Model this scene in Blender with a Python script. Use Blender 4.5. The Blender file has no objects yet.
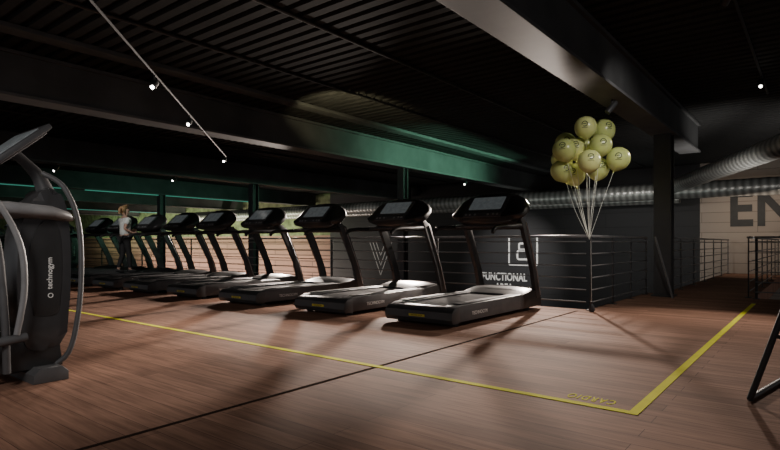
import bpy, bmesh, math, random
from mathutils import Vector, Matrix
random.seed(7)
S = bpy.context.scene
COL = S.collection

# ---------------------------------------------------------------- materials
def mat(name, color, rough=0.5, metal=0.0, var=0.15, scale=8.0, emit=None, es=0.0, bump=0.0, stretch=(1,1,1), spec=0.5, sss=0.0):
    m = bpy.data.materials.new(name); m.use_nodes = True
    nt = m.node_tree; N = nt.nodes; L = nt.links
    b = N["Principled BSDF"]
    tc = N.new("ShaderNodeTexCoord"); mp = N.new("ShaderNodeMapping"); mp.inputs["Scale"].default_value = stretch
    nz = N.new("ShaderNodeTexNoise"); nz.inputs["Scale"].default_value = scale; nz.inputs["Detail"].default_value = 4
    L.new(tc.outputs["Object"], mp.inputs[0]); L.new(mp.outputs[0], nz.inputs["Vector"])
    cr = N.new("ShaderNodeValToRGB")
    c = Vector(color)
    cr.color_ramp.elements[0].position = 0.3; cr.color_ramp.elements[1].position = 0.7
    cr.color_ramp.elements[0].color = (*(c*(1-var)), 1); cr.color_ramp.elements[1].color = (*(c*(1+var)), 1)
    L.new(nz.outputs["Fac"], cr.inputs[0]); L.new(cr.outputs[0], b.inputs["Base Color"])
    b.inputs["Roughness"].default_value = rough; b.inputs["Metallic"].default_value = metal
    b.inputs["Specular IOR Level"].default_value = spec
    if sss:
        b.inputs["Subsurface Weight"].default_value = sss; b.inputs["Subsurface Radius"].default_value = (0.1, 0.1, 0.05); b.inputs["Subsurface Scale"].default_value = 1.0
    if emit:
        b.inputs["Emission Color"].default_value = (*emit, 1); b.inputs["Emission Strength"].default_value = es
    if bump:
        bp = N.new("ShaderNodeBump"); bp.inputs["Strength"].default_value = bump; bp.inputs["Distance"].default_value = 0.01
        L.new(nz.outputs["Fac"], bp.inputs["Height"]); L.new(bp.outputs[0], b.inputs["Normal"])
    return m

def wood_floor():
    m = bpy.data.materials.new("wood_floor"); m.use_nodes = True
    nt = m.node_tree; N = nt.nodes; L = nt.links; b = N["Principled BSDF"]
    tc = N.new("ShaderNodeTexCoord")
    br = N.new("ShaderNodeTexBrick"); br.inputs["Scale"].default_value = 1.0
    br.inputs["Brick Width"].default_value = 1.9; br.inputs["Row Height"].default_value = 0.13
    br.inputs["Mortar Size"].default_value = 0.002; br.offset = 0.37; br.inputs["Bias"].default_value = 0.0
    br.inputs["Color1"].default_value = (0.355, 0.207, 0.145, 1); br.inputs["Color2"].default_value = (0.245, 0.140, 0.097, 1)
    br.inputs["Mortar"].default_value = (0.10, 0.057, 0.042, 1)
    L.new(tc.outputs["Object"], br.inputs["Vector"])
    mp = N.new("ShaderNodeMapping"); mp.inputs["Scale"].default_value = (1.0, 14, 1)
    L.new(tc.outputs["Object"], mp.inputs[0])
    nz = N.new("ShaderNodeTexNoise"); nz.inputs["Scale"].default_value = 2.2; nz.inputs["Detail"].default_value = 6; nz.inputs["Roughness"].default_value = 0.6
    L.new(mp.outputs[0], nz.inputs["Vector"])
    cr = N.new("ShaderNodeValToRGB"); cr.color_ramp.elements[0].position = 0.33; cr.color_ramp.elements[1].position = 0.7
    cr.color_ramp.elements[0].color = (0.66, 0.62, 0.61, 1); cr.color_ramp.elements[1].color = (1.22, 1.18, 1.18, 1)
    L.new(nz.outputs["Fac"], cr.inputs[0])
    mx = N.new("ShaderNodeMix"); mx.data_type = 'RGBA'; mx.blend_type = 'MULTIPLY'; mx.inputs["Factor"].default_value = 1.0
    L.new(br.outputs["Color"], mx.inputs["A"]); L.new(cr.outputs[0], mx.inputs["B"]); L.new(mx.outputs["Result"], b.inputs["Base Color"])
    b.inputs["Roughness"].default_value = 0.75; b.inputs["Specular IOR Level"].default_value = 0.05
    return m

def slat_wall(name, c1, c2, row, gap=0.012, bump=0.6, width=3.0):
    m = bpy.data.materials.new(name); m.use_nodes = True
    nt = m.node_tree; N = nt.nodes; L = nt.links; b = N["Principled BSDF"]
    tc = N.new("ShaderNodeTexCoord"); sx = N.new("ShaderNodeSeparateXYZ"); cx = N.new("ShaderNodeCombineXYZ")
    L.new(tc.outputs["Object"], sx.inputs[0]); L.new(sx.outputs["X"], cx.inputs["X"]); L.new(sx.outputs["Z"], cx.inputs["Y"])
    br = N.new("ShaderNodeTexBrick"); br.inputs["Scale"].default_value = 1.0
    br.inputs["Brick Width"].default_value = width; br.inputs["Row Height"].default_value = row; br.inputs["Mortar Size"].default_value = gap
    br.inputs["Color1"].default_value = (*c1, 1); br.inputs["Color2"].default_value = (*c2, 1); br.inputs["Mortar"].default_value = (c2[0]*0.45, c2[1]*0.45, c2[2]*0.45, 1)
    L.new(cx.outputs[0], br.inputs["Vector"]); L.new(br.outputs["Color"], b.inputs["Base Color"])
    bp = N.new("ShaderNodeBump"); bp.inputs["Strength"].default_value = bump; bp.inputs["Distance"].default_value = 0.02; bp.invert = True
    L.new(br.outputs["Fac"], bp.inputs["Height"]); L.new(bp.outputs[0], b.inputs["Normal"])
    b.inputs["Roughness"].default_value = 0.7
    return m

def duct_mat():
    m = bpy.data.materials.new("spiral_duct_steel"); m.use_nodes = True
    nt = m.node_tree; N = nt.nodes; L = nt.links; b = N["Principled BSDF"]
    tc = N.new("ShaderNodeTexCoord"); w = N.new("ShaderNodeTexWave"); w.wave_type = 'BANDS'; w.bands_direction = 'X'
    w.inputs["Scale"].default_value = 1.6; w.inputs["Distortion"].default_value = 0.3
    L.new(tc.outputs["Object"], w.inputs["Vector"])
    bp = N.new("ShaderNodeBump"); bp.inputs["Strength"].default_value = 0.4; bp.inputs["Distance"].default_value = 0.02
    L.new(w.outputs["Fac"], bp.inputs["Height"]); L.new(bp.outputs[0], b.inputs["Normal"])
    cr = N.new("ShaderNodeValToRGB"); cr.color_ramp.elements[0].color = (0.2, 0.2, 0.19, 1); cr.color_ramp.elements[1].color = (0.42, 0.42, 0.4, 1)
    L.new(w.outputs["Fac"], cr.inputs[0]); L.new(cr.outputs[0], b.inputs["Base Color"])
    b.inputs["Metallic"].default_value = 0.45; b.inputs["Roughness"].default_value = 0.35
    return m

M_FLOOR = wood_floor()
M_BLACK = mat("black_plastic", (0.024, 0.024, 0.025), 0.42)
M_DARK = mat("dark_grey_plastic", (0.05, 0.05, 0.053), 0.4)
M_GREY = mat("grey_painted_metal", (0.09, 0.09, 0.094), 0.5, 0.1)
M_FOOTR = mat("foot_rail_grey", (0.10, 0.10, 0.103), 0.65, 0.1, spec=0.25)
M_SHROUD = mat("grey_shroud", (0.20, 0.20, 0.205), 0.45)
M_HOUSE = mat("charcoal_housing", (0.038, 0.038, 0.04), 0.36)
M_SILVER = mat("silver_trim", (0.40, 0.40, 0.41), 0.35, 0.5)
M_BELT = mat("running_belt_rubber", (0.024, 0.024, 0.025), 0.9, 0, 0.3, 60, spec=0.1)
M_CEIL = mat("ceiling_deck", (0.026, 0.026, 0.026), 0.7, spec=0.15)
M_BEAM = mat("beam_paint", (0.072, 0.073, 0.074), 0.65, 0, 0.25, 1.5, spec=0.2)
M_FLANGE_LIT = mat("beam_flange_lit", (0.11, 0.11, 0.112), 0.6, 0, 0.15, 3, spec=0.2)  # lighter beam grey: light catching the lower flange put into the colour
M_STEEL = mat("black_painted_steel", (0.026, 0.026, 0.027), 0.45)
M_RAIL = mat("railing_paint", (0.15, 0.15, 0.153), 0.4)
M_LETTER = mat("dark_letter_paint", (0.03, 0.03, 0.03), 0.6)
M_YEL = mat("yellow_floor_tape", (0.85, 0.83, 0.05), 0.85, 0, 0.05, spec=0.05)
M_YELB = mat("yellow_badge", (0.75, 0.6, 0.05), 0.5)
M_SEAM = mat("floor_seam", (0.04, 0.028, 0.023), 0.9, spec=0.0)
M_WHITE = mat("white_paint", (0.85, 0.85, 0.83), 0.6)
M_FAINT = mat("faded_white_paint", (0.5, 0.5, 0.49), 0.6)
M_SCREEN = mat("screen_glass", (0.14, 0.15, 0.155), 0.22, 0, 0.4, 14, (0.55, 0.62, 0.64), 0.07)
M_DWALL = slat_wall("dark_panel_wall", (0.024, 0.024, 0.026), (0.021, 0.021, 0.023), 0.5, 0.008, 0.3)
M_SWALL = slat_wall("brown_plank_wall", (0.30, 0.17, 0.125), (0.22, 0.125, 0.09), 0.30, 0.035, 0.6)
M_EWALL = slat_wall("pale_plank_wall", (0.39, 0.33, 0.28), (0.34, 0.285, 0.24), 0.32, 0.008, 0.2)
M_GWALL = mat("moss_green_wall", (0.15, 0.18, 0.09), 0.9, 0, 0.6, 3, bump=0.6)
M_LOWER = mat("dark_rubber_floor", (0.03, 0.03, 0.03), 0.5)
M_DUCT = duct_mat()
M_BALL = mat("pale_green_latex", (0.52, 0.58, 0.21), 0.25, 0, 0.06, 3, sss=0.4)
M_BALL2 = mat("pale_yellow_latex", (0.62, 0.65, 0.27), 0.25, 0, 0.06, 3, sss=0.4)
M_PRINT = mat("dark_green_print", (0.08, 0.10, 0.04), 0.6)
M_STR = mat("white_ribbon", (0.7, 0.72, 0.66), 0.6)
M_LAMP = mat("lamp_glow", (1, 1, 1), 0.5, 0, 0, 5, (1, 0.97, 0.9), 18)
M_TEAL = mat("teal_tube_glow", (0.1, 0.4, 0.33), 0.5, 0, 0, 5, (0.16, 0.8, 0.6), 0.2)
M_SKIN = mat("skin", (0.6, 0.38, 0.29), 0.55)
M_HAIR = mat("blonde_hair", (0.45, 0.28, 0.14), 0.6, 0, 0.4, 40)
M_SHIRT = mat("white_cotton", (0.8, 0.84, 0.8), 0.85)
M_PANTS = mat("black_leggings", (0.02, 0.02, 0.022), 0.8)
M_EYE = mat("eye_dark", (0.02, 0.015, 0.01), 0.3)

# ---------------------------------------------------------------- helpers
def link(o, parent=None, label=None, category=None, group=None, kind=None):
    COL.objects.link(o)
    if parent: o.parent = parent
    if label: o["label"] = label
    if category: o["category"] = category
    if group: o["group"] = group
    if kind: o["kind"] = kind
    return o

def mk(name, bm, m, parent=None, smooth=True, angle=35, **kw):
    bmesh.ops.recalc_face_normals(bm, faces=bm.faces)
    me = bpy.data.meshes.new(name); bm.to_mesh(me); bm.free()
    me.materials.append(m)
    if smooth:
        for p in me.polygons: p.use_smooth = True
        me.set_sharp_from_angle(angle=math.radians(angle))
    o = bpy.data.objects.new(name, me)
    return link(o, parent, **kw)

def add_box(bm, x0, x1, y0, y1, z0, z1, bev=0.0, rot=None, seg=2):
    r = bmesh.ops.create_cube(bm, size=1.0)
    vs = r["verts"]
    c = Vector(((x0+x1)/2, (y0+y1)/2, (z0+z1)/2))
    for v in vs:
        v.co = Vector((v.co.x*(x1-x0), v.co.y*(y1-y0), v.co.z*(z1-z0)))
    if bev:
        es = list({e for v in vs for e in v.link_edges})
        rr = bmesh.ops.bevel(bm, geom=es, offset=bev, segments=seg, affect='EDGES', profile=0.6)
        vs = list({v for f in rr["faces"] for v in f.verts} | {v for v in vs if v.is_valid})
    for v in vs:
        if rot: v.co = rot @ v.co
        v.co += c

def box(name, x0, x1, y0, y1, z0, z1, m, parent=None, bev=0.0, rot=None, **kw):
    bm = bmesh.new(); add_box(bm, x0, x1, y0, y1, z0, z1, bev, rot)
    return mk(name, bm, m, parent, **kw)

def add_prism(bm, prof, x0, x1, bev=0.0):
    a = [bm.verts.new((x0, p[0], p[1])) for p in prof]
    b = [bm.verts.new((x1, p[0], p[1])) for p in prof]
    n = len(prof); fs = [bm.faces.new(a), bm.faces.new(b[::-1])]
    for i in range(n):
        fs.append(bm.faces.new((a[i], b[i], b[(i+1) % n], a[(i+1) % n])))
    if bev:
        es = list({e for f in fs[:2] for e in f.edges})
        bmesh.ops.bevel(bm, geom=es, offset=bev, segments=2, affect='EDGES', profile=0.6)

def prism(name, prof, x0, x1, m, parent=None, bev=0.0, **kw):
    bm = bmesh.new(); add_prism(bm, prof, x0, x1, bev)
    return mk(name, bm, m, parent, **kw)

def add_tube(bm, pts, r, seg=10, caps=True, flat=1.0):
    pts = [Vector(p) for p in pts]
    rings = []; up = None
    for i, p in enumerate(pts):
        if i == 0: t = pts[1]-pts[0]
        elif i == len(pts)-1: t = pts[-1]-pts[-2]
        else: t = (pts[i+1]-pts[i]).normalized() + (pts[i]-pts[i-1]).normalized()
        t.normalize()
        if up is None:
            up = Vector((0, 0, 1)) if abs(t.z) < 0.9 else Vector((1, 0, 0))
        n = (up - t*up.dot(t)).normalized(); up = n; b = t.cross(n)
        if isinstance(r, (list, tuple)):
            f = i/(len(pts)-1)*(len(r)-1); j = min(int(f), len(r)-2); rr = r[j]+(r[j+1]-r[j])*(f-j)
        else: rr = r
        rings.append([bm.verts.new(p + n*math.cos(a)*rr + b*math.sin(a)*rr*flat) for a in [2*math.pi*k/seg for k in range(seg)]])
    for i in range(len(rings)-1):
        for k in range(seg):
            bm.faces.new((rings[i][k], rings[i][(k+1) % seg], rings[i+1][(k+1) % seg], rings[i+1][k]))
    if caps:
        bm.faces.new(rings[0][::-1]); bm.faces.new(rings[-1])

def smooth_pts(pts, n=6):
    P = [Vector(p) for p in pts]; out = []
    for i in range(len(P)-1):
        p0 = P[max(i-1, 0)]; p1 = P[i]; p2 = P[i+1]; p3 = P[min(i+2, len(P)-1)]
        for k in range(n):
            t = k/n
            out.append(0.5*((2*p1)+(p2-p0)*t+(2*p0-5*p1+4*p2-p3)*t*t+(3*p1-p0-3*p2+p3)*t**3))
    out.append(P[-1]); return out

def tube(name, pts, r, m, parent=None, seg=10, sm=0, flat=1.0, **kw):
    bm = bmesh.new(); add_tube(bm, smooth_pts(pts, sm) if sm else pts, r, seg, True, flat)
    return mk(name, bm, m, parent, angle=50, **kw)

def loft(name, rings, m, parent=None, angle=40, **kw):
    bm = bmesh.new(); R = [[bm.verts.new(p) for p in ring] for ring in rings]; n = len(R[0])
    for i in range(len(R)-1):
        for k in range(n):
            bm.faces.new((R[i][k], R[i][(k+1) % n], R[i+1][(k+1) % n], R[i+1][k]))
    bm.faces.new(R[0][::-1]); bm.faces.new(R[-1])
    return mk(name, bm, m, parent, angle=angle, **kw)

def empty(name, loc, rotz=0, **kw):
    e = bpy.data.objects.new(name, None); e.location = loc; e.rotation_euler = (0, 0, rotz); e.empty_display_size = 0.2
    return link(e, **kw)

def text_mesh(name, body, size, m, matrix, parent=None, extrude=0.004, bold=0.0, spacing=1.0, sx=1.0, **kw):
    cu = bpy.data.curves.new(name, 'FONT'); cu.body = body; cu.size = size; cu.extrude = extrude
    cu.offset = bold; cu.align_x = 'CENTER'; cu.align_y = 'CENTER'; cu.space_character = spacing
    t = bpy.data.objects.new("tmp", cu); COL.objects.link(t)
    bpy.context.view_layer.update()
    me = bpy.data.meshes.new_from_object(t.evaluated_get(bpy.context.evaluated_depsgraph_get()))
    bpy.data.objects.remove(t)
    me.transform(Matrix.Diagonal((sx, 1, 1, 1))); me.materials.clear(); me.materials.append(m); me.name = name
    o = bpy.data.objects.new(name, me); o.matrix_world = matrix
    return link(o, parent, **kw)

def rotm(loc, rx=0, ry=0, rz=0):
    return Matrix.Translation(loc) @ Matrix.Rotation(rz, 4, 'Z') @ Matrix.Rotation(ry, 4, 'Y') @ Matrix.Rotation(rx, 4, 'X')

def copy_thing(root, kids, loc, rotz=None):
    r = root.copy(); r.location = loc
    if rotz is not None: r.rotation_euler = (0, 0, rotz)
    COL.objects.link(r); mp = {root: r}
    for k in kids:
        c = k.copy(); c.parent = mp[k.parent]; COL.objects.link(c); mp[k] = c
    return r, mp

def descend(o):
    out = []
    for c in [x for x in bpy.data.objects if x.parent == o]:
        out.append(c); out += descend(c)
    return out

# ---------------------------------------------------------------- room
ED = -2.6      # edge of the deck beside the void
XL = -50.0
bm = bmesh.new()
add_box(bm, XL, 6, -3, 7.85, -0.3, 0)
add_box(bm, ED, 6, 7.85, 11.2, -0.3, 0)
add_box(bm, -2.35, -0.9, 11.2, 20, -0.3, 0)
mk("floor", bm, M_FLOOR, smooth=False, kind="structure")
box("floor.001", XL, 6, 7.85, 20, -3.2, -3.0, M_LOWER, smooth=False, kind="structure")
XE = -3.05
box("wall_back", -19.7, XE, 20, 20.2, -3.0, 3.6, M_DWALL, smooth=False, kind="structure")
box("wall_back_plank", XL, -19.7, 20, 20.2, -3.0, 1.35, M_SWALL, smooth=False, kind="structure")
box("wall_back_moss", XL, -19.7, 20, 20.2, 1.35, 3.6, M_GWALL, smooth=False, kind="structure")
box("wall_far", XE, 6, 20, 20.2, -3.0, 3.6, M_EWALL, smooth=False, kind="structure")
box("wall_left", XL-0.2, XL, -3, 20.2, -3.0, 3.6, M_GWALL, smooth=False, kind="structure")
bm = bmesh.new(); y = -3.2; prof = []
while y < 20.2:
    prof += [(y, 3.50), (y+0.11, 3.50), (y+0.13, 3.55), (y+0.18, 3.55), (y+0.20, 3.50)]
    y += 0.20
lo = [bm.verts.new((XL, p[0], p[1])) for p in prof]; hi = [bm.verts.new((6.2, p[0], p[1])) for p in prof]
for i in range(len(prof)-1):
    if (lo[i].co-lo[i+1].co).length > 1e-5: bm.faces.new((lo[i], hi[i], hi[i+1], lo[i+1]))
mk("ceiling", bm, M_CEIL, smooth=False, kind="structure")

def ibeam(x, y0, y1):
    bm = bmesh.new()
    add_box(bm, x-0.2, x+0.2, y0, y1, 2.88, 2.92, 0.004)
    add_box(bm, x-0.2, x+0.2, y0, y1, 3.44, 3.49, 0.004)
    add_box(bm, x-0.15, x+0.15, y0, y1, 2.92, 3.44, 0)
    o = mk("ceiling_beam", bm, M_BEAM, smooth=False, label="grey painted steel beam spanning under the corrugated ceiling",
              category="beam", group="ceiling beams")
    o.data.materials.append(M_FLANGE_LIT)
    for p in o.data.polygons:
        if p.center.z < 2.9195: p.material_index = 1
for x, y1 in ((-2.2, 13.2), (-8.5, 19.9), (-14.65, 19.9), (-20.8, 19.9), (-26.95, 19.9), (-33.1, 19.9), (-39.2, 19.9)):
    ibeam(x, -2.98, y1)
for x, y, w in ((-2.2, 10.7, 0.28), (-8.5, 11.3, 0.2), (-14.65, 11.3, 0.24), (-20.8, 11.5, 0.24)):
    z0 = 0 if x > -3 else -3.0
    bm = bmesh.new(); h = w/2
    add_box(bm, x-h, x+h, y-h, y-h+0.03, z0, 2.88); add_box(bm, x-h, x+h, y+h-0.03, y+h, z0, 2.88)
    add_box(bm, x-0.02, x+0.02, y-h+0.03, y+h-0.03, z0, 2.88)
    if x > -3: add_box(bm, x-h-0.04, x+h+0.04, y-h-0.04, y+h+0.04, z0, z0+0.03)
    mk("steel_column", bm, M_STEEL, smooth=False, label="dark steel column carrying the ceiling beam", category="column", group="steel columns")

def duct(p0, p1, r, lab):
    p0 = Vector(p0); p1 = Vector(p1); L = (p1-p0).length
    bm = bmesh.new(); n = int(L/0.16); pts = []; rr = []
    for i in range(n+1):
        x = L*i/n
        pts += [(x, 0, 0)]; rr += [r*(1.04 if i % 10 == 0 else 1.0)]
    add_tube(bm, pts, rr, 20)
    o = mk("ventilation_duct", bm, M_DUCT, label=lab, category="duct", group="ventilation ducts")
    o.location = p0; o.rotation_euler = (p1-p0).to_track_quat('X', 'Z').to_euler(); return o
duct((-30, 18.6, 2.55), (3.0, 18.6, 2.55), 0.25, "long round galvanised ventilation duct running beside the back wall")
duct((-30, 19.3, 2.35), (-3.5, 19.3, 2.35), 0.14, "thin round galvanised duct beside the larger one")
duct((-3.5, 17.9, 2.6), (1.1, 7.8, 2.6), 0.2, "fat spiral ventilation duct crossing above the footbridge")

for i, (x, z) in enumerate(((-4.6, 3.478), (-6.2, 3.478), (-10.4, 3.478), (-12.2, 3.478), (-17.0, 3.478), (0.9, 3.478))):
    tube("ceiling_conduit", [(x, -2.9, z), (x, 19.4, z)], 0.022, M_STEEL, seg=8, label="thin dark conduit pipe fixed under the ceiling deck", category="pipe", group="ceiling conduits")
box("cable_tray", -7.6, -7.35, -2.9, 18.5, 3.44, 3.5, M_BEAM, bev=0.005, label="narrow grey cable tray fixed below the ceiling", category="cable tray")

tube("light_track", [(-3.2, 0.71, 2.858), (-10.3, 7.2, 2.858)], 0.012, M_BLACK, seg=6, label="thin black lighting track crossing under the beams diagonally", category="light track", group="light tracks")
tube("light_track", [(-0.7, 3.0, 3.48), (-0.7, 11.2, 3.48)], 0.016, M_STEEL, seg=6, label="thin black lighting track under the ceiling", category="light track", group="light tracks")

def spotlight(loc, aim, lit=True):
    e = empty("track_spotlight", loc, label="small black cylindrical track spotlight, switched on" if lit else "small black cylindrical track spotlight",
              category="spotlight", group="track spotlights")
    d = (Vector(aim)-Vector(loc)).normalized()
    q = d.to_track_quat('Z', 'Y').to_matrix()
    c = Vector((0, 0, -0.10))
    def T(v): return c + q @ Vector(v)
    tube("bracket", [(0, 0, 0), (0, 0, -0.10)], 0.012, M_STEEL, e, seg=8)
    tube("housing", [T((0, 0, -0.09)), T((0, 0, -0.06)), T((0, 0, 0.1))], [0.03, 0.04, 0.04], M_STEEL, e, seg=14)
    if lit: tube("bulb", [T((0, 0, 0.1)), T((0, 0, 0.106))], 0.022, M_LAMP, e, seg=14)
    return e
SPOTS = [((-5.9, 3.178, 2.844), (-3.0, 0.5, 0)), ((-7.35, 4.5, 2.844), (-4, 1.5, 0)), ((-10.1, 7.02, 2.844), (-6, 3, 0)),
         ((-0.7, 9.9, 3.465), (-0.8, 6.5, 0))]
for s in SPOTS: spotlight(*s)
for p, a, l in (((-0.7, 6.2, 3.465), (-2.2, 8.0, 1.6), False), ((-8.5, 14.5, 2.88), (-8, 9, 0), True), ((-14.65, 5.4, 2.88), (-14, 3, 0), True), ((-14.65, 8.5, 2.88), (-12, 3, 0), True), ((-2.2, 7.6, 2.88), (-4, 6, 0), False)):
    spotlight(p, a, l)

for x, y0, y1 in ((-20.8, 3.0, 8.0), (-20.8, 8.6, 16.0), (-33.1, 6, 18)):
    tube("neon_tube", [(x, y0, 2.862), (x, y1, 2.862)], 0.018, M_TEAL, seg=8, label="glowing teal light tube under the far beam", category="light tube", group="teal light tubes")

# floor marking
bm = bmesh.new()
add_box(bm, -30, -0.79, 3.20, 3.255, 0, 0.003); add_box(bm, -0.845, -0.79, 3.255, 10.2, 0, 0.003)
mk("floor_marking_tape", bm, M_YEL, smooth=False, label="yellow tape line forming a corner on the wood floor", category="floor marking")
text_mesh("floor_lettering", "CARDIO", 0.135, M_YEL, rotm((-1.095, 3.37, 0.001), rz=math.pi), extrude=0.0005, bold=0.0015, spacing=1.25, sx=0.48,
          label="yellow CARDIO lettering beside the floor line", category="floor lettering")
box("floor_seam_strip", -2.685, -2.655, -2.9, 7.6, 0, 0.002, M_SEAM, smooth=False, label="dark joint strip set in the wood floor", category="floor strip")

# wall lettering
def XZ(loc): return rotm(loc, rx=math.pi/2)
text_mesh("wall_lettering", "FUNCTIONAL\nAREA", 0.42, M_WHITE, XZ((-9.96, 19.985, -0.63)), bold=0.012, spacing=1.03, sx=0.73,
          label="white FUNCTIONAL AREA lettering on the dark wall", category="wall lettering")
bm = bmesh.new(); cx, cz, w, h, t = -9.15, 0.64, 0.62, 0.58, 0.065; yy = 19.985
def rrect(cx, cz, w, h, r, t):
    out = []
    for (sx_, sz_, a0) in ((1, 1, 0), (-1, 1, 90), (-1, -1, 180), (1, -1, 270)):
        for k in range(5):
            a = math.radians(a0+22.5*k)
            o_ = Vector((cx+sx_*(w-r)+r*math.cos(a), yy, cz+sz_*(h-r)+r*math.sin(a)))
            ri = max(r-t, 0.005)
            i_ = Vector((cx+sx_*(w-r if r > t else w-t)+ri*math.cos(a), yy, cz+sz_*(h-r if r > t else h-t)+ri*math.sin(a)))
            out.append((bm.verts.new(o_), bm.verts.new(i_)))
    n = len(out)
    for k in range(n):
        a, b = out[k], out[(k+1) % n]; bm.faces.new((a[0], b[0], b[1], a[1]))
rrect(cx, cz, w, h, 0.08, t)
rrect(cx, cz+0.17, 0.20, 0.16, 0.09, 0.075)
rrect(cx, cz-0.16, 0.27, 0.21, 0.12, 0.075)
mk("wall_emblem", bm, M_WHITE, smooth=False, label="white rounded square emblem with kettlebell shape on dark wall", category="wall emblem")
text_mesh("wall_lettering", "ENTER", 1.52, M_LETTER, XZ((-0.20, 19.985, 1.96)), bold=0.04, spacing=1.06, sx=0.88,
          label="huge dark block lettering on the pale plank wall", category="wall lettering", group="wall lettering")
bm = bmesh.new()
for k in range(3):
    for s in (-1, 1):
        x0 = -16.35; r = 0.68-0.2*k
        a = Vector((x0+s*r, 19.99, 1.0)); b = Vector((x0, 19.99, 1.0-r*2.3))
        d = (b-a); n = Vector((-d.z, 0, d.x)).normalized()*0.022
        vs = [bm.verts.new(p) for p in (a-n, a+n, b+n, b-n)]; bm.faces.new(vs)
mk("wall_emblem", bm, M_FAINT, smooth=False, label="faint white nested chevron emblem on the dark wall", category="wall emblem")

# ---------------------------------------------------------------- railings
def railing(p0, p1, n, lab, nb=6, h=1.05, skip_last=False):
    p0 = Vector(p0); p1 = Vector(p1); v = p1-p0; L = v.length
    e = empty("guard_railing", p0, math.atan2(v.y, v.x), label=lab, category="railing", group="guard railings")
    for i in range(n):
        if skip_last and i == n-1: continue
        x = 0.03+(L-0.06)*i/(n-1)
        bm = bmesh.new(); add_box(bm, x-0.02, x+0.02, -0.01, 0.01, 0.0, h-0.02, 0.003); add_box(bm, x-0.05, x+0.05, -0.05, 0.05, 0.0, 0.012)
        mk("post", bm, M_STEEL, e)
    box("handrail", 0, L, -0.025, 0.025, h-0.02, h+0.015, M_RAIL, e, 0.008)
    for k in range(nb):
        z = 0.12+(h-0.2)*k/(nb-1)
        tube("rail_bar", [(0.01, -0.02, z), (L-0.01, -0.02, z)], 0.009, M_RAIL, e, seg=6)
    return e
railing((ED+0.06, 7.75, 0), (ED+0.06, 10.9, 0), 4, "black metal guard railing with horizontal bars at the floor edge")
railing((-35, 7.75, 0), (ED+0.02, 7.75, 0), 14, "long black guard railing with horizontal bars behind the treadmills", nb=6, skip_last=True)
rb = railing((-2.25, 11.0, 0), (-2.25, 19.8, 0), 7, "black metal guard railing along the footbridge")
tube("brace", [(-1.1, -0.08, 1.05), (-0.7, -0.27, 0.012)], 0.018, M_RAIL, rb, seg=8, label="sloping handrail brace beside the column")
railing((-0.98, 11.25, 0), (-0.98, 19.8, 0), 7, "black metal guard railing along the other side of the footbridge")
railing((-0.88, 11.1, 0), (4.5, 11.1, 0), 5, "black metal guard railing facing the wood floor")

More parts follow.
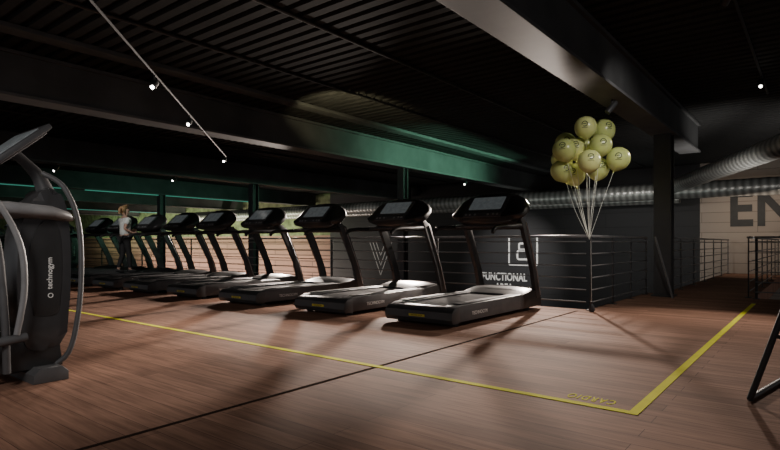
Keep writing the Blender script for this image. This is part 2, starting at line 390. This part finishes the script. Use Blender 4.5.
# ---------------------------------------------------------------- treadmill
def build_treadmill(loc):
    e = empty("treadmill", loc)
    W = 0.47
    bm = bmesh.new()
    for s in (-1, 1):
        prof = [(0.05, 0.05), (0.0, 0.10), (0.02, 0.21), (0.10, 0.24), (1.72, 0.25), (1.80, 0.20), (1.80, 0.05)]
        x0, x1 = (0.30*s, W*s) if s > 0 else (W*s, 0.30*s)
        add_prism(bm, prof, x0, x1, 0.012)
    add_box(bm, -0.30, 0.30, 0.10, 1.75, 0.06, 0.17)
    ch = mk("deck_frame", bm, M_GREY, e)
    for s in (-1, 1): box("foot_rail", s*0.385-0.055, s*0.385+0.055, 0.16, 1.66, 0.247, 0.256, M_FOOTR, e, 0.003, label="ribbed grey foot rail")
    prof = [(0.10, 0.13), (0.07, 0.16), (0.08, 0.205), (0.12, 0.22), (1.72, 0.225), (1.72, 0.19), (0.14, 0.12)]
    prism("running_belt", prof, -0.285, 0.285, M_BELT, e)
    rc = prism("rear_cover", [(-0.06, 0.04), (-0.09, 0.09), (-0.08, 0.17), (-0.02, 0.215), (0.09, 0.225), (0.09, 0.04)], -0.475, 0.475, M_DARK, e, 0.02)
    box("badge", -0.11, 0.11, -0.095, -0.086, 0.105, 0.132, M_YELB, rc, label="small yellow maker's badge")
    for sx in (-0.38, 0.38):
        for yy_ in (0.12, 2.05): tube("levelling_foot", [(sx, yy_, 0.0), (sx, yy_, 0.03), (sx, yy_, 0.07)], [0.045, 0.045, 0.025], M_BLACK, e, seg=12)
    rings = []
    for x, s in ((-0.47, 0.85), (-0.42, 0.96), (-0.2, 1.02), (0.2, 1.02), (0.42, 0.96), (0.47, 0.85)):
        pr = [(1.66, 0.05), (1.66, 0.245), (1.78, 0.285), (2.05, 0.32), (2.27, 0.285), (2.38, 0.18), (2.39, 0.05)]
        rings.append([(x, 2.05+(p[0]-2.05)*(0.96 if s < 0.9 else 1), 0.05+(p[1]-0.05)*s) for p in pr])
    loft("motor_cover", rings, M_BLACK, e, 30)
    for s in (-1, 1):
        bm = bmesh.new()
        prof = [(2.19, 0.16), (2.36, 0.16), (2.24, 0.50), (2.05, 0.90), (1.88, 1.24), (1.66, 1.32), (1.85, 0.98), (2.08, 0.58)]
        xa, xb = sorted((s*0.475, s*0.42))
        add_prism(bm, prof, xa, xb, 0.012)
        up = mk("upright", bm, M_DARK, e)
        xs = s*0.478
        tube("trim_strip", [(xs, 2.32, 0.2), (xs, 2.20, 0.52), (xs, 2.01, 0.9), (xs, 1.84, 1.22)], 0.007, M_SILVER, up, seg=6)
        tube("side_handle", [(s*0.44, 1.75, 1.19), (s*0.455, 1.45, 1.17), (s*0.45, 1.15, 1.16), (s*0.44, 0.98, 1.13), (s*0.44, 0.93, 1.08)],
                  [0.04, 0.034, 0.03, 0.03, 0.026], M_BLACK, e, seg=12, sm=5, flat=0.8)
    base = [(1.55, 1.215), (1.45, 1.235), (1.42, 1.30), (1.60, 1.46), (1.76, 1.63), (1.83, 1.665), (1.91, 1.63), (1.92, 1.54), (1.84, 1.38), (1.72, 1.24), (1.63, 1.21)]
    rings = []
    for x in (-0.545, -0.53, -0.47, -0.37, -0.2, 0, 0.2, 0.37, 0.47, 0.53, 0.545):
        a = abs(x)/0.545; s = math.sqrt(max(0.0, 1-a**2.6))*0.80+0.20
        rings.append([(x, 1.70+(p[0]-1.70)*(s*0.7+0.3), 1.38+(p[1]-1.38)*s) for p in base])
    con = loft("console", rings, M_BLACK, e, 55)
    d = Vector((0, 0.34, 0.33)).normalized(); n = Vector((0, -d.z, d.y))
    def face_plate(name, x, u0, u1, off, m, th=0.012):
        o0 = Vector((0, 1.42, 1.30))
        bm = bmesh.new(); r = 0.02
        pts = []
        for cx_, cu, a0 in ((x-r, u1-r, 0), (-x+r, u1-r, 90), (-x+r, u0+r, 180), (x-r, u0+r, 270)):
            for k in range(4):
                a = math.radians(a0+30*k); pts.append((cx_+r*math.cos(a), cu+r*math.sin(a)))
        lo = [bm.verts.new(o0+Vector((p[0], 0, 0))+d*p[1]+n*off) for p in pts]
        up = [bm.verts.new(o0+Vector((p[0], 0, 0))+d*p[1]+n*(off+th)) for p in pts]
        bm.faces.new(up); bm.faces.new(lo[::-1]); k = len(pts)
        for i in range(k): bm.faces.new((lo[i], lo[(i+1) % k], up[(i+1) % k], up[i]))
        return mk(name, bm, m, con)
    face_plate("bezel", 0.31, 0.10, 0.43, 0.0, M_DARK)
    face_plate("screen", 0.25, 0.15, 0.41, 0.0125, M_SCREEN, 0.003)
    face_plate("control_panel", 0.29, 0.005, 0.085, 0.002, M_GREY)
    o0 = Vector((0, 1.42, 1.30))
    for kx in (-0.24, -0.18, -0.1, 0.1, 0.18, 0.24):
        c = o0+d*0.045+n*0.014+Vector((kx, 0, 0)); tube("button", [c, c+n*0.008], 0.017, M_SILVER, con, seg=10)
    tube("grip_bar", [(-0.44, 1.50, 1.18), (-0.3, 1.38, 1.18), (0, 1.33, 1.18), (0.3, 1.38, 1.18), (0.44, 1.50, 1.18)], 0.02, M_DARK, e, seg=10, sm=5)
    prism("console_yoke", [(1.70, 1.14), (1.84, 1.14), (1.84, 1.30), (1.66, 1.30)], -0.43, 0.43, M_BLACK, e, 0.01)
    text_mesh("side_lettering", "TECHNOGYM", 0.06, M_WHITE, Matrix.Translation((0.471, 0.55, 0.13)) @ Matrix.Rotation(math.pi/2, 4, 'Z') @ Matrix.Rotation(math.pi/2, 4, 'X'), ch, 0.001)
    text_mesh("rear_lettering", "TECHNOGYM", 0.026, M_BLACK, rotm((0, -0.096, 0.118), rx=math.pi/2), rc, 0.0006)
    return e
TX = [-3.66, -5.27, -7.05, -8.66, -10.2, -11.6, -13.0, -14.4, -15.8]
TY = 5.22
t0 = build_treadmill((TX[0], TY, 0)); kids = descend(t0)
labs = ["black and grey treadmill beside the railing corner, empty", "black and grey treadmill in the row, empty"]
t0["label"] = labs[0]; t0["category"] = "treadmill"; t0["group"] = "row of treadmills"
for i, x in enumerate(TX[1:]):
    r, mp = copy_thing(t0, kids, (x, TY+random.uniform(-0.03, 0.03), 0))
    r["label"] = "black and grey treadmill with a woman walking on it" if x == -13.0 else labs[1]

# ---------------------------------------------------------------- big cross trainer
def build_trainer(loc, rz=0):
    e = empty("cross_trainer", loc, rz, category="exercise machine")
    prof = [(-0.19, 0.22), (-0.24, 0.55), (-0.23, 1.0), (-0.15, 1.24), (-0.06, 1.33), (0.00, 1.33), (0.05, 1.24), (0.08, 1.07), (0.09, 0.75), (0.075, 0.45), (0.03, 0.22)]
    P = smooth_pts([(0, p[0], p[1]) for p in prof+[prof[0]]], 4)[:-1]
    hs = prism("front_housing", [(p.y, p.z) for p in P], -0.14, 0.14, M_HOUSE, e, 0.06)
    P2 = [(-0.07+(p.y+0.07)*0.62, 0.80+(p.z-0.80)*0.60) for p in P]
    prism("side_panel", P2, 0.138, 0.147, M_BLACK, hs, 0.004)
    text_mesh("housing_lettering", "technogym", 0.05, M_WHITE, Matrix.Translation((0.149, -0.05, 0.74)) @ Matrix.Rotation(math.pi/2, 4, 'Z') @ Matrix.Rotation(math.pi/2, 4, 'X') @ Matrix.Rotation(math.pi/2, 4, 'Z'), hs, 0.001, 0.0005)
    bm = bmesh.new(); add_tube(bm, [Vector((0.150, -0.045+0.015*math.cos(a), 0.585+0.015*math.sin(a))) for a in [k*math.pi/8 for k in range(17)]], 0.003, 6)
    mk("housing_emblem", bm, M_WHITE, hs)
    for s in (-1, 1):
        tube("hoop_frame", [(s*0.08, -0.04, 0.07), (s*0.15, 0.07, 0.17), (s*0.165, 0.13, 0.45), (s*0.165, 0.15, 0.8), (s*0.165, 0.125, 1.12), (s*0.14, 0.04, 1.35), (s*0.09, -0.08, 1.44)],
             0.018, M_GREY, e, seg=12, sm=5)
        tube("swing_arm", [(s*0.25, -0.28, 0.35), (s*0.26, -0.24, 0.65), (s*0.27, -0.27, 0.95), (s*0.27, -0.40, 1.22), (s*0.25, -0.56, 1.36)], 0.020, M_SHROUD, e, seg=12, sm=5)
        pl = tube("pedal_bar", [(s*0.24, -0.22, 0.33), (s*0.24, -0.7, 0.30), (s*0.24, -1.25, 0.42)], 0.03, M_GREY, e, seg=10, sm=4)
        box("pedal", s*0.2-0.08, s*0.2+0.08, -0.95, -0.55, 0.335, 0.375, M_BLACK, pl, 0.015)
    rings = []
    for y, h, w, dz in ((-0.85, 0.03, 0.15, 0.0), (-0.7, 0.045, 0.25, 0.01), (-0.3, 0.055, 0.285, 0.015), (-0.05, 0.052, 0.26, 0.0), (0.06, 0.04, 0.22, -0.02), (0.10, 0.02, 0.17, -0.035)):
        rings.append([(w*math.copysign(abs(math.cos(a))**0.6, math.cos(a)), y, 1.16+dz+h*math.copysign(abs(math.sin(a))**0.7, math.sin(a))) for a in [2*math.pi*k/20 for k in range(20)]])
    loft("handle_shroud", rings, M_SHROUD, e, 60)
    bm = bmesh.new(); add_box(bm, -0.06, 0.06, -1.7, 0.02, 0.06, 0.14, 0.015); mk("base_frame", bm, M_DARK, e)
    for y_ in (-0.06, -1.65):
        prism("stabiliser", [(y_-0.12, 0.0), (y_-0.12, 0.06), (y_-0.08, 0.10), (y_+0.06, 0.10), (y_+0.10, 0.06), (y_+0.10, 0.0)], -0.3, 0.24, M_GREY, e, 0.012)
    prism("lower_shroud", [(-0.38, 0.08), (-0.34, 0.30), (-0.18, 0.38), (0.02, 0.32), (0.05, 0.08)], -0.12, 0.12, M_BLACK, e, 0.02)
    tube("rear_frame", [(0.2, -0.32, 0.1), (0.22, -0.34, 0.5), (0.22, -0.38, 0.95), (0.2, -0.46, 1.10)], 0.024, M_GREY, e, seg=12, sm=5)
    tube("flywheel_cover", [(-0.16, -0.56, 0.55), (-0.15, -0.56, 0.55), (0.15, -0.56, 0.55), (0.16, -0.56, 0.55)], [0.18, 0.27, 0.27, 0.18], M_HOUSE, e, seg=28)
    tube("console_neck", [(0, -0.02, 1.30), (0, -0.07, 1.42), (0, -0.15, 1.51), (0, -0.22, 1.57)], [0.06, 0.045, 0.035, 0.035], M_DARK, e, seg=12, sm=4)
    rot = Matrix.Rotation(math.radians(42), 3, 'X')
    cy, cz = -0.25, 1.60
    nrm = rot @ Vector((0, 0, 1))
    def slab(name, hx, hy, off, hz, m, par, bev):
        c = Vector((0, cy, cz))+nrm*off
        return box(name, -hx, hx, c.y-hy, c.y+hy, c.z-hz, c.z+hz, m, par, bev, rot=rot)
    con = slab("console", 0.28, 0.22, 0, 0.018, M_DARK, e, 0.012)
    slab("screen", 0.22, 0.16, 0.020, 0.003, M_SCREEN, con, 0.002)
    slab("console_back", 0.24, 0.18, -0.024, 0.010, M_SHROUD, con, 0.008)
    return e
ct = build_trainer((-4.36, 1.56, 0)); ct["label"] = "large black and grey cross trainer with tilted console"; ct["group"] = "cross trainers"
ckids = descend(ct)
for x, y in ((-16.9, 6.4), (-17.7, 7.0), (-18.5, 6.4), (-19.3, 7.0), (-20.1, 6.4), (-21.0, 7.0), (-22.0, 6.4)):
    r, _ = copy_thing(ct, ckids, (x, y, 0)); r["label"] = "black cross trainer standing beyond the treadmill row"

# ---------------------------------------------------------------- balloons
BT = Vector((ED+0.06, 7.72, 1.0))   # tie point on the railing post
F = Vector((-0.6198, 0.7848, 0)); R = Vector((0.7848, 0.6198, 0))
BL = [(-0.065, 1.56, 0.0), (0.20, 1.53, 0.1), (-0.38, 1.23, 0.0), (-0.17, 1.31, 0.15), (0.10, 1.27, -0.15), (-0.33, 0.98, 0.12),
      (-0.08, 1.08, -0.2), (0.17, 1.02, 0.1), (0.33, 1.12, -0.05), (-0.16, 0.98, 0.2), (-0.12, 1.42, 0.35), (0.04, 1.40, 0.3), (-0.22, 1.18, 0.4)]
BC = [Vector(b) for b in BL]
for _ in range(80):
    for i in range(len(BC)):
        for j in range(i+1, len(BC)):
            dv = BC[j]-BC[i]; L_ = dv.length
            if L_ < 0.32:
                push = dv.normalized()*(0.325-L_)*0.5; push = Vector((push.x*0.4, push.y*0.4, push.z*1.6+(0.01 if dv.z >= 0 else -0.01)))
                BC[i] -= push; BC[j] += push
def balloon(c, r, m, tie, idx):
    axis = (c-tie).normalized(); q = axis.to_track_quat('Z', 'Y').to_matrix()
    e = empty("balloon", c, label="pale yellow-green balloon with dark emblem, tied to the railing", category="balloon", group="balloon bunch")
    rings = []
    for k in range(15):
        t = k/14; z = -1.22+2.22*t
        if z < -0.35:
            u = (z+1.22)/0.87; rad = 0.04+0.90*math.sin(u*math.pi/2)**0.9 * 0.985
        else: rad = math.sqrt(max(0, 1-((z)/1.0)**2))*1.0
        rad = max(rad, 0.02)
        rings.append([q @ Vector((rad*r*math.cos(a), rad*r*math.sin(a), z*r)) for a in [2*math.pi*j/24 for j in range(24)]])
    loft("balloon_skin", rings, m, e, 80)
    kp = q @ Vector((0, 0, -1.22*r)); dn = q @ Vector((0, 0, -1))
    tube("knot", [kp-dn*0.004, kp+dn*0.012, kp+dn*0.02], [0.007, 0.012, 0.003], m, e, seg=8)
    end = tie-c; st = kp+dn*0.018
    mid = (st+end)/2 + Vector((random.uniform(-0.03, 0.03), random.uniform(-0.03, 0.03), 0))
    tube("ribbon", [st, mid, end], 0.0028, M_STR, e, seg=5, sm=8)
    yaw = random.uniform(-0.5, 0.5); base = (-F*math.cos(yaw)+R*math.sin(yaw)); tilt = random.uniform(-0.1, 0.3)
    base = (base+Vector((0, 0, tilt))).normalized(); sx_ = base.cross(Vector((0, 0, 1))).normalized(); sy_ = sx_.cross(base)
    bm = bmesh.new()
    def band(pts, w):   # ribbon of quads hugging the skin along a path of (u, v) offsets
        prev = None
        for i in range(len(pts)):
            p = Vector(pts[i]); q0 = Vector(pts[max(i-1, 0)]); q1 = Vector(pts[min(i+1, len(pts)-1)])
            t = (q1-q0).normalized(); n = Vector((-t.y, t.x))*w
            a = (base+sx_*(p.x-n.x)+sy_*(p.y-n.y)).normalized()*r*1.015; b = (base+sx_*(p.x+n.x)+sy_*(p.y+n.y)).normalized()*r*1.015
            va, vb = bm.verts.new(a), bm.verts.new(b)
            if prev: bm.faces.new((prev[0], va, vb, prev[1]))
            prev = (va, vb)
    band([(0.24*math.cos(k*math.pi/9-0.3), 0.05+0.24*math.sin(k*math.pi/9-0.3)) for k in range(17)], 0.045)
    band([(-0.14+0.035*k, 0.05) for k in range(9)], 0.04)
    band([(-0.28+0.07*k, -0.32) for k in range(9)], 0.025)
    mk("emblem", bm, M_PRINT, e)
for i, b in enumerate(BC):
    balloon(BT + R*b.x + Vector((0, 0, b.y)) + F*b.z, random.uniform(0.150, 0.162), M_BALL if i % 3 else M_BALL2, BT, i)
e = empty("balloon_weight", (ED+0.12, 7.64, 0), label="small balloon weight bag hanging under gathered ribbons", category="balloon weight")
loft("weight_bag", [[(rr*math.cos(a), rr*math.sin(a), z) for a in [2*math.pi*k/12 for k in range(12)]] for z, rr in ((0, 0.03), (0.03, 0.04), (0.08, 0.03), (0.11, 0.012), (0.14, 0.022))], M_DARK, e)
tube("ribbon", [(0, 0, 0.11), (-0.01, 0.01, 0.5), (-0.03, 0.05, 0.98)], 0.0025, M_STR, e, seg=5, sm=6)

# ---------------------------------------------------------------- black folding stand
e = empty("folding_stand", (-0.33, 3.89, 0), label="black metal folding stand with slanted legs on the wood floor", category="stand")
tube("floor_rail", [(0, 0, 0.02), (0.17, 0.9, 0.02)], 0.018, M_STEEL, e, seg=8)
tube("leg", [(0, 0, 0.02), (0.28, 0.06, 0.95)], 0.018, M_STEEL, e, seg=8)
tube("leg", [(0.17, 0.9, 0.02), (0.32, 0.5, 0.95)], 0.018, M_STEEL, e, seg=8)
tube("leg", [(0.75, 0.0, 0.02), (0.34, 0.06, 0.95)], 0.018, M_STEEL, e, seg=8)
tube("leg", [(0.85, 0.8, 0.02), (0.38, 0.5, 0.95)], 0.018, M_STEEL, e, seg=8)
tube("cross_bar", [(0.30, 0.06, 0.95), (0.35, 0.5, 0.95)], 0.018, M_STEEL, e, seg=8)
tube("cross_bar", [(0.12, 0.03, 0.4), (0.57, 0.03, 0.4)], 0.012, M_STEEL, e, seg=8)
tube("floor_rail", [(0.75, 0, 0.02), (0.85, 0.8, 0.02)], 0.018, M_STEEL, e, seg=8)

# ---------------------------------------------------------------- person
def skin(name, verts, edges, radii, m, parent, root=0, levels=1):
    me = bpy.data.meshes.new(name); me.from_pydata([Vector(v) for v in verts], edges, []); o = bpy.data.objects.new(name, me)
    COL.objects.link(o); md = o.modifiers.new("s", 'SKIN'); md.use_smooth_shade = True
    lay = me.skin_vertices[0].data
    for i, r in enumerate(radii):
        lay[i].radius = (r, r) if not isinstance(r, tuple) else r; lay[i].use_root = (i == root)
    sd = o.modifiers.new("d", 'SUBSURF'); sd.levels = levels; sd.render_levels = levels
    bpy.context.view_layer.update()
    nm = bpy.data.meshes.new_from_object(o.evaluated_get(bpy.context.evaluated_depsgraph_get()))
    bpy.data.objects.remove(o); nm.materials.clear(); nm.materials.append(m); nm.name = name
    for p in nm.polygons: p.use_smooth = True
    o = bpy.data.objects.new(name, nm); return link(o, parent)
pe = empty("person", (-13.0, 6.27, 0.245), label="woman in white shirt and black leggings walking, fair hair tied up", category="person")
V = []; E = []; RD = []
def av(co, r, par=None):
    V.append(co); RD.append(r)
    if par is not None: E.append((par, len(V)-1))
    return len(V)-1
pv = av((0, 0, 0.86), 0.115); w = av((0, 0.01, 1.0), 0.095, pv); ch = av((0, 0.01, 1.17), 0.115, w); un = av((0, 0, 1.29), 0.08, ch)
nk = av((0, 0.005, 1.35), 0.043, un); hb = av((0, 0.02, 1.41), 0.055, nk); hc = av((0, 0.035, 1.47), 0.075, hb); ht = av((0, 0.02, 1.54), 0.062, hc)
av((0, 0.115, 1.455), 0.012, hc)
arms = {}
for s in (-1, 1):
    sh = av((s*0.155, 0, 1.27), 0.05, un)
    if s > 0: el = av((0.19, -0.10, 1.04), 0.036, sh); wr = av((0.18, 0.10, 0.95), 0.024, el); fw = Vector((-0.05, 0.95, -0.15))
    else: el = av((-0.19, 0.02, 1.02), 0.036, sh); wr = av((-0.17, 0.22, 1.0), 0.024, el); fw = Vector((0.05, 0.95, 0.1))
    arms[s] = (V[sh], V[el], V[wr])
    fw.normalize(); wv = Vector(V[wr]); pm = av(tuple(wv+fw*0.05), 0.026, wr)
    for k, (off, ln) in enumerate(((0.028, 0.06), (0.010, 0.07), (-0.008, 0.065), (-0.026, 0.05))):
        a = av(tuple(wv+fw*0.085+Vector((0, 0, off))), 0.009, pm); b = av(tuple(wv+fw*(0.085+ln*0.5)+Vector((-s*0.008, 0, off))), 0.008, a)
        av(tuple(wv+fw*(0.075+ln)+Vector((-s*0.03, 0, off))), 0.007, b)
    a = av(tuple(wv+fw*0.06+Vector((-s*0.03, 0, 0.03))), 0.01, pm); av(tuple(wv+fw*0.09+Vector((-s*0.04, 0, 0.035))), 0.008, a)
legs = {1: ((0.085, 0, 0.80), (0.085, 0.06, 0.44), (0.085, 0.08, 0.065), (0.085, 0.20, 0.025)),
        -1: ((-0.085, -0.01, 0.80), (-0.085, -0.01, 0.43), (-0.085, -0.12, 0.075), (-0.085, -0.02, 0.025))}
for s in (1, -1):
    p = pv
    for co, r in zip(legs[s], (0.085, 0.055, 0.035, 0.028)): p = av(co, r, p)
skin("body", V, E, RD, M_SKIN, pe)
V2 = [(0, 0, 0.84), (0, 0.01, 1.0), (0, 0.01, 1.17), (0, 0, 1.30), arms[1][0], tuple(Vector(arms[1][0]).lerp(Vector(arms[1][1]), 0.6)), arms[-1][0], tuple(Vector(arms[-1][0]).lerp(Vector(arms[-1][1]), 0.6))]
skin("shirt", V2, [(0, 1), (1, 2), (2, 3), (3, 4), (4, 5), (3, 6), (6, 7)], [0.145, 0.13, 0.145, 0.095, 0.068, 0.062, 0.068, 0.062], M_SHIRT, pe)
V3 = [(0, 0, 0.88)] + [legs[1][0], legs[1][1], tuple(Vector(legs[1][2])+Vector((0, 0, 0.03)))] + [legs[-1][0], legs[-1][1], tuple(Vector(legs[-1][2])+Vector((0, 0, 0.03)))]
skin("leggings", V3, [(0, 1), (1, 2), (2, 3), (0, 4), (4, 5), (5, 6)], [0.125, 0.098, 0.066, 0.046, 0.098, 0.066, 0.046], M_PANTS, pe)
for s in (1, -1):
    a = Vector(legs[s][2]); t = Vector(legs[s][3])
    pts = [a+Vector((0, -0.05, -0.025)), a+Vector((0, -0.01, -0.02)), (a+t)/2+Vector((0, 0.01, -0.01)), t+Vector((0, 0.0, 0.005)), t+Vector((0, 0.04, 0.0))]
    tube("shoe", pts, [0.025, 0.04, 0.04, 0.033, 0.018], M_DARK, pe, seg=12)
skin("hair", [(0, -0.01, 1.50), (0, -0.02, 1.56), (0, -0.05, 1.47), (0, -0.10, 1.55), (0, -0.125, 1.50), (0, -0.13, 1.38)], [(0, 1), (0, 2), (1, 3), (3, 4), (4, 5)],
     [0.083, 0.07, 0.07, 0.035, 0.035, 0.02], M_HAIR, pe)
for s in (-1, 1):
    bm = bmesh.new(); bmesh.ops.create_uvsphere(bm, u_segments=8, v_segments=6, radius=0.009)
    for v in bm.verts: v.co += Vector((s*0.028, 0.103, 1.478))
    mk("eye", bm, M_EYE, pe)
box("mouth", -0.02, 0.02, 0.09, 0.1, 1.425, 1.432, M_HAIR, pe)

# ---------------------------------------------------------------- lights
def spot(loc, aim, power, color, size=60, blend=0.6, rad=0.05):
    l = bpy.data.lights.new("spot", 'SPOT'); l.energy = power; l.color = color; l.spot_size = math.radians(size); l.spot_blend = blend; l.shadow_soft_size = rad
    o = bpy.data.objects.new("spot_lamp", l); o.location = loc
    o.rotation_euler = (Vector(aim)-Vector(loc)).to_track_quat('-Z', 'Y').to_euler(); COL.objects.link(o); return o
def area(loc, aim, power, color, sx, sy, spread=180):
    l = bpy.data.lights.new("area", 'AREA'); l.energy = power; l.color = color; l.shape = 'RECTANGLE'; l.size = sx; l.size_y = sy; l.spread = math.radians(spread)
    o = bpy.data.objects.new("area_lamp", l); o.location = loc
    o.rotation_euler = (Vector(aim)-Vector(loc)).to_track_quat('-Z', 'Y').to_euler(); COL.objects.link(o); return o
WARM = (1, 0.88, 0.77); NEU = (1, 0.95, 0.9); AMB = (1, 0.86, 0.75)
# low lamps beyond the treadmills: long light and dark streaks across the floor
for x, tx, z, pw in ((-4.3, -3.0, 2.2, 2300), (-8.0, -5.0, 2.05, 3800), (-12.5, -8.0, 2.15, 3600)):
    spot((x, 10.9, z), (tx, 2.4, 0), pw, AMB, 60, 0.8, 0.08)
spot((-0.7, 9.9, 3.1), (-1.2, 6.0, 0), 520, WARM, 72, 0.8, 0.06)
spot((-0.7, 6.2, 3.1), (-2.5, 7.9, 2.2), 85, NEU, 60, 0.8)
spot((-1.0, 5.5, 3.0), (-2.5, 9.0, 0.5), 130, NEU, 50, 0.9)  # added fill lamp so the railing bars stand out, no fixture of its own
spot((-7.2, 4.4, 2.6), (-5.0, 3.0, 0), 210, AMB, 55, 1.0, 0.15)
spot((-10.5, 4.0, 2.7), (-12.9, 6.2, 1.2), 160, NEU, 40, 0.8)  # added lamp that brightens the walking woman
area((-2.0, -0.6, 2.6), (-4.4, 1.4, 1.1), 13, NEU, 0.8, 0.8, 80)  # added soft fill for the near cross trainer
area((-6.0, 12.6, 2.9), (-8.3, 12.4, 3.25), 58, (0.38, 1.0, 0.64), 5.5, 0.2, 80)
area((-18, 12, 2.5), (-20.8, 12, 3.2), 11, (0.35, 1.0, 0.66), 8, 0.3, 110)
area((-24, 12, 2.5), (-27, 12, 3.2), 11, (0.35, 1.0, 0.66), 8, 0.3, 110)
area((-33, 18.0, 1.2), (-33, 20, 2.2), 340, (0.75, 1.0, 0.6), 24, 0.3)
area((-29, 17.5, -1.5), (-29, 20, 0.2), 1000, (1, 0.82, 0.7), 18, 0.3)
spot((-8.8, 15.0, 2.6), (-9.5, 20, 0.1), 1100, NEU, 48, 0.9)
spot((-5.2, 14.5, 2.6), (-5.0, 20, 0.3), 260, NEU, 70, 0.9)  # added fill lifting the dark wall behind the railing corner
spot((-15.5, 15.0, 2.6), (-16.3, 20, 0.3), 200, NEU, 60, 0.9)
area((-1.6, 18.3, 2.1), (-1.3, 20, 1.1), 15, (1, 0.84, 0.68), 1.8, 0.2)
area((-0.9, 11.6, 1.3), (-1.2, 13.0, 2.6), 34, (1, 0.96, 0.9), 2.0, 1.0, 100)  # added fill from below, makes the fat duct shine
area((-7.0, 16.5, 1.4), (-7.0, 18.6, 2.6), 20, (0.9, 1, 0.92), 9, 0.5)  # added fill from below for the long duct by the back wall
spot((-6.3, 6.4, 2.7), (-6.85, 7.3, 3.5), 85, (1, 0.88, 0.5), 80, 0.4)

w = bpy.data.worlds.new("World"); S.world = w; w.use_nodes = True
w.node_tree.nodes["Background"].inputs[0].default_value = (0.96, 0.96, 1.0, 1); w.node_tree.nodes["Background"].inputs[1].default_value = 0.22

# ---------------------------------------------------------------- camera
cam = bpy.data.cameras.new("camera"); cam.sensor_width = 36; cam.lens = 36*545/780; cam.shift_y = 18/780; cam.clip_end = 200
co = bpy.data.objects.new("camera", cam); co.location = (0, 0, 0.95); co.rotation_euler = (math.pi/2, 0, math.radians(38.3)); COL.objects.link(co)
S.camera = co
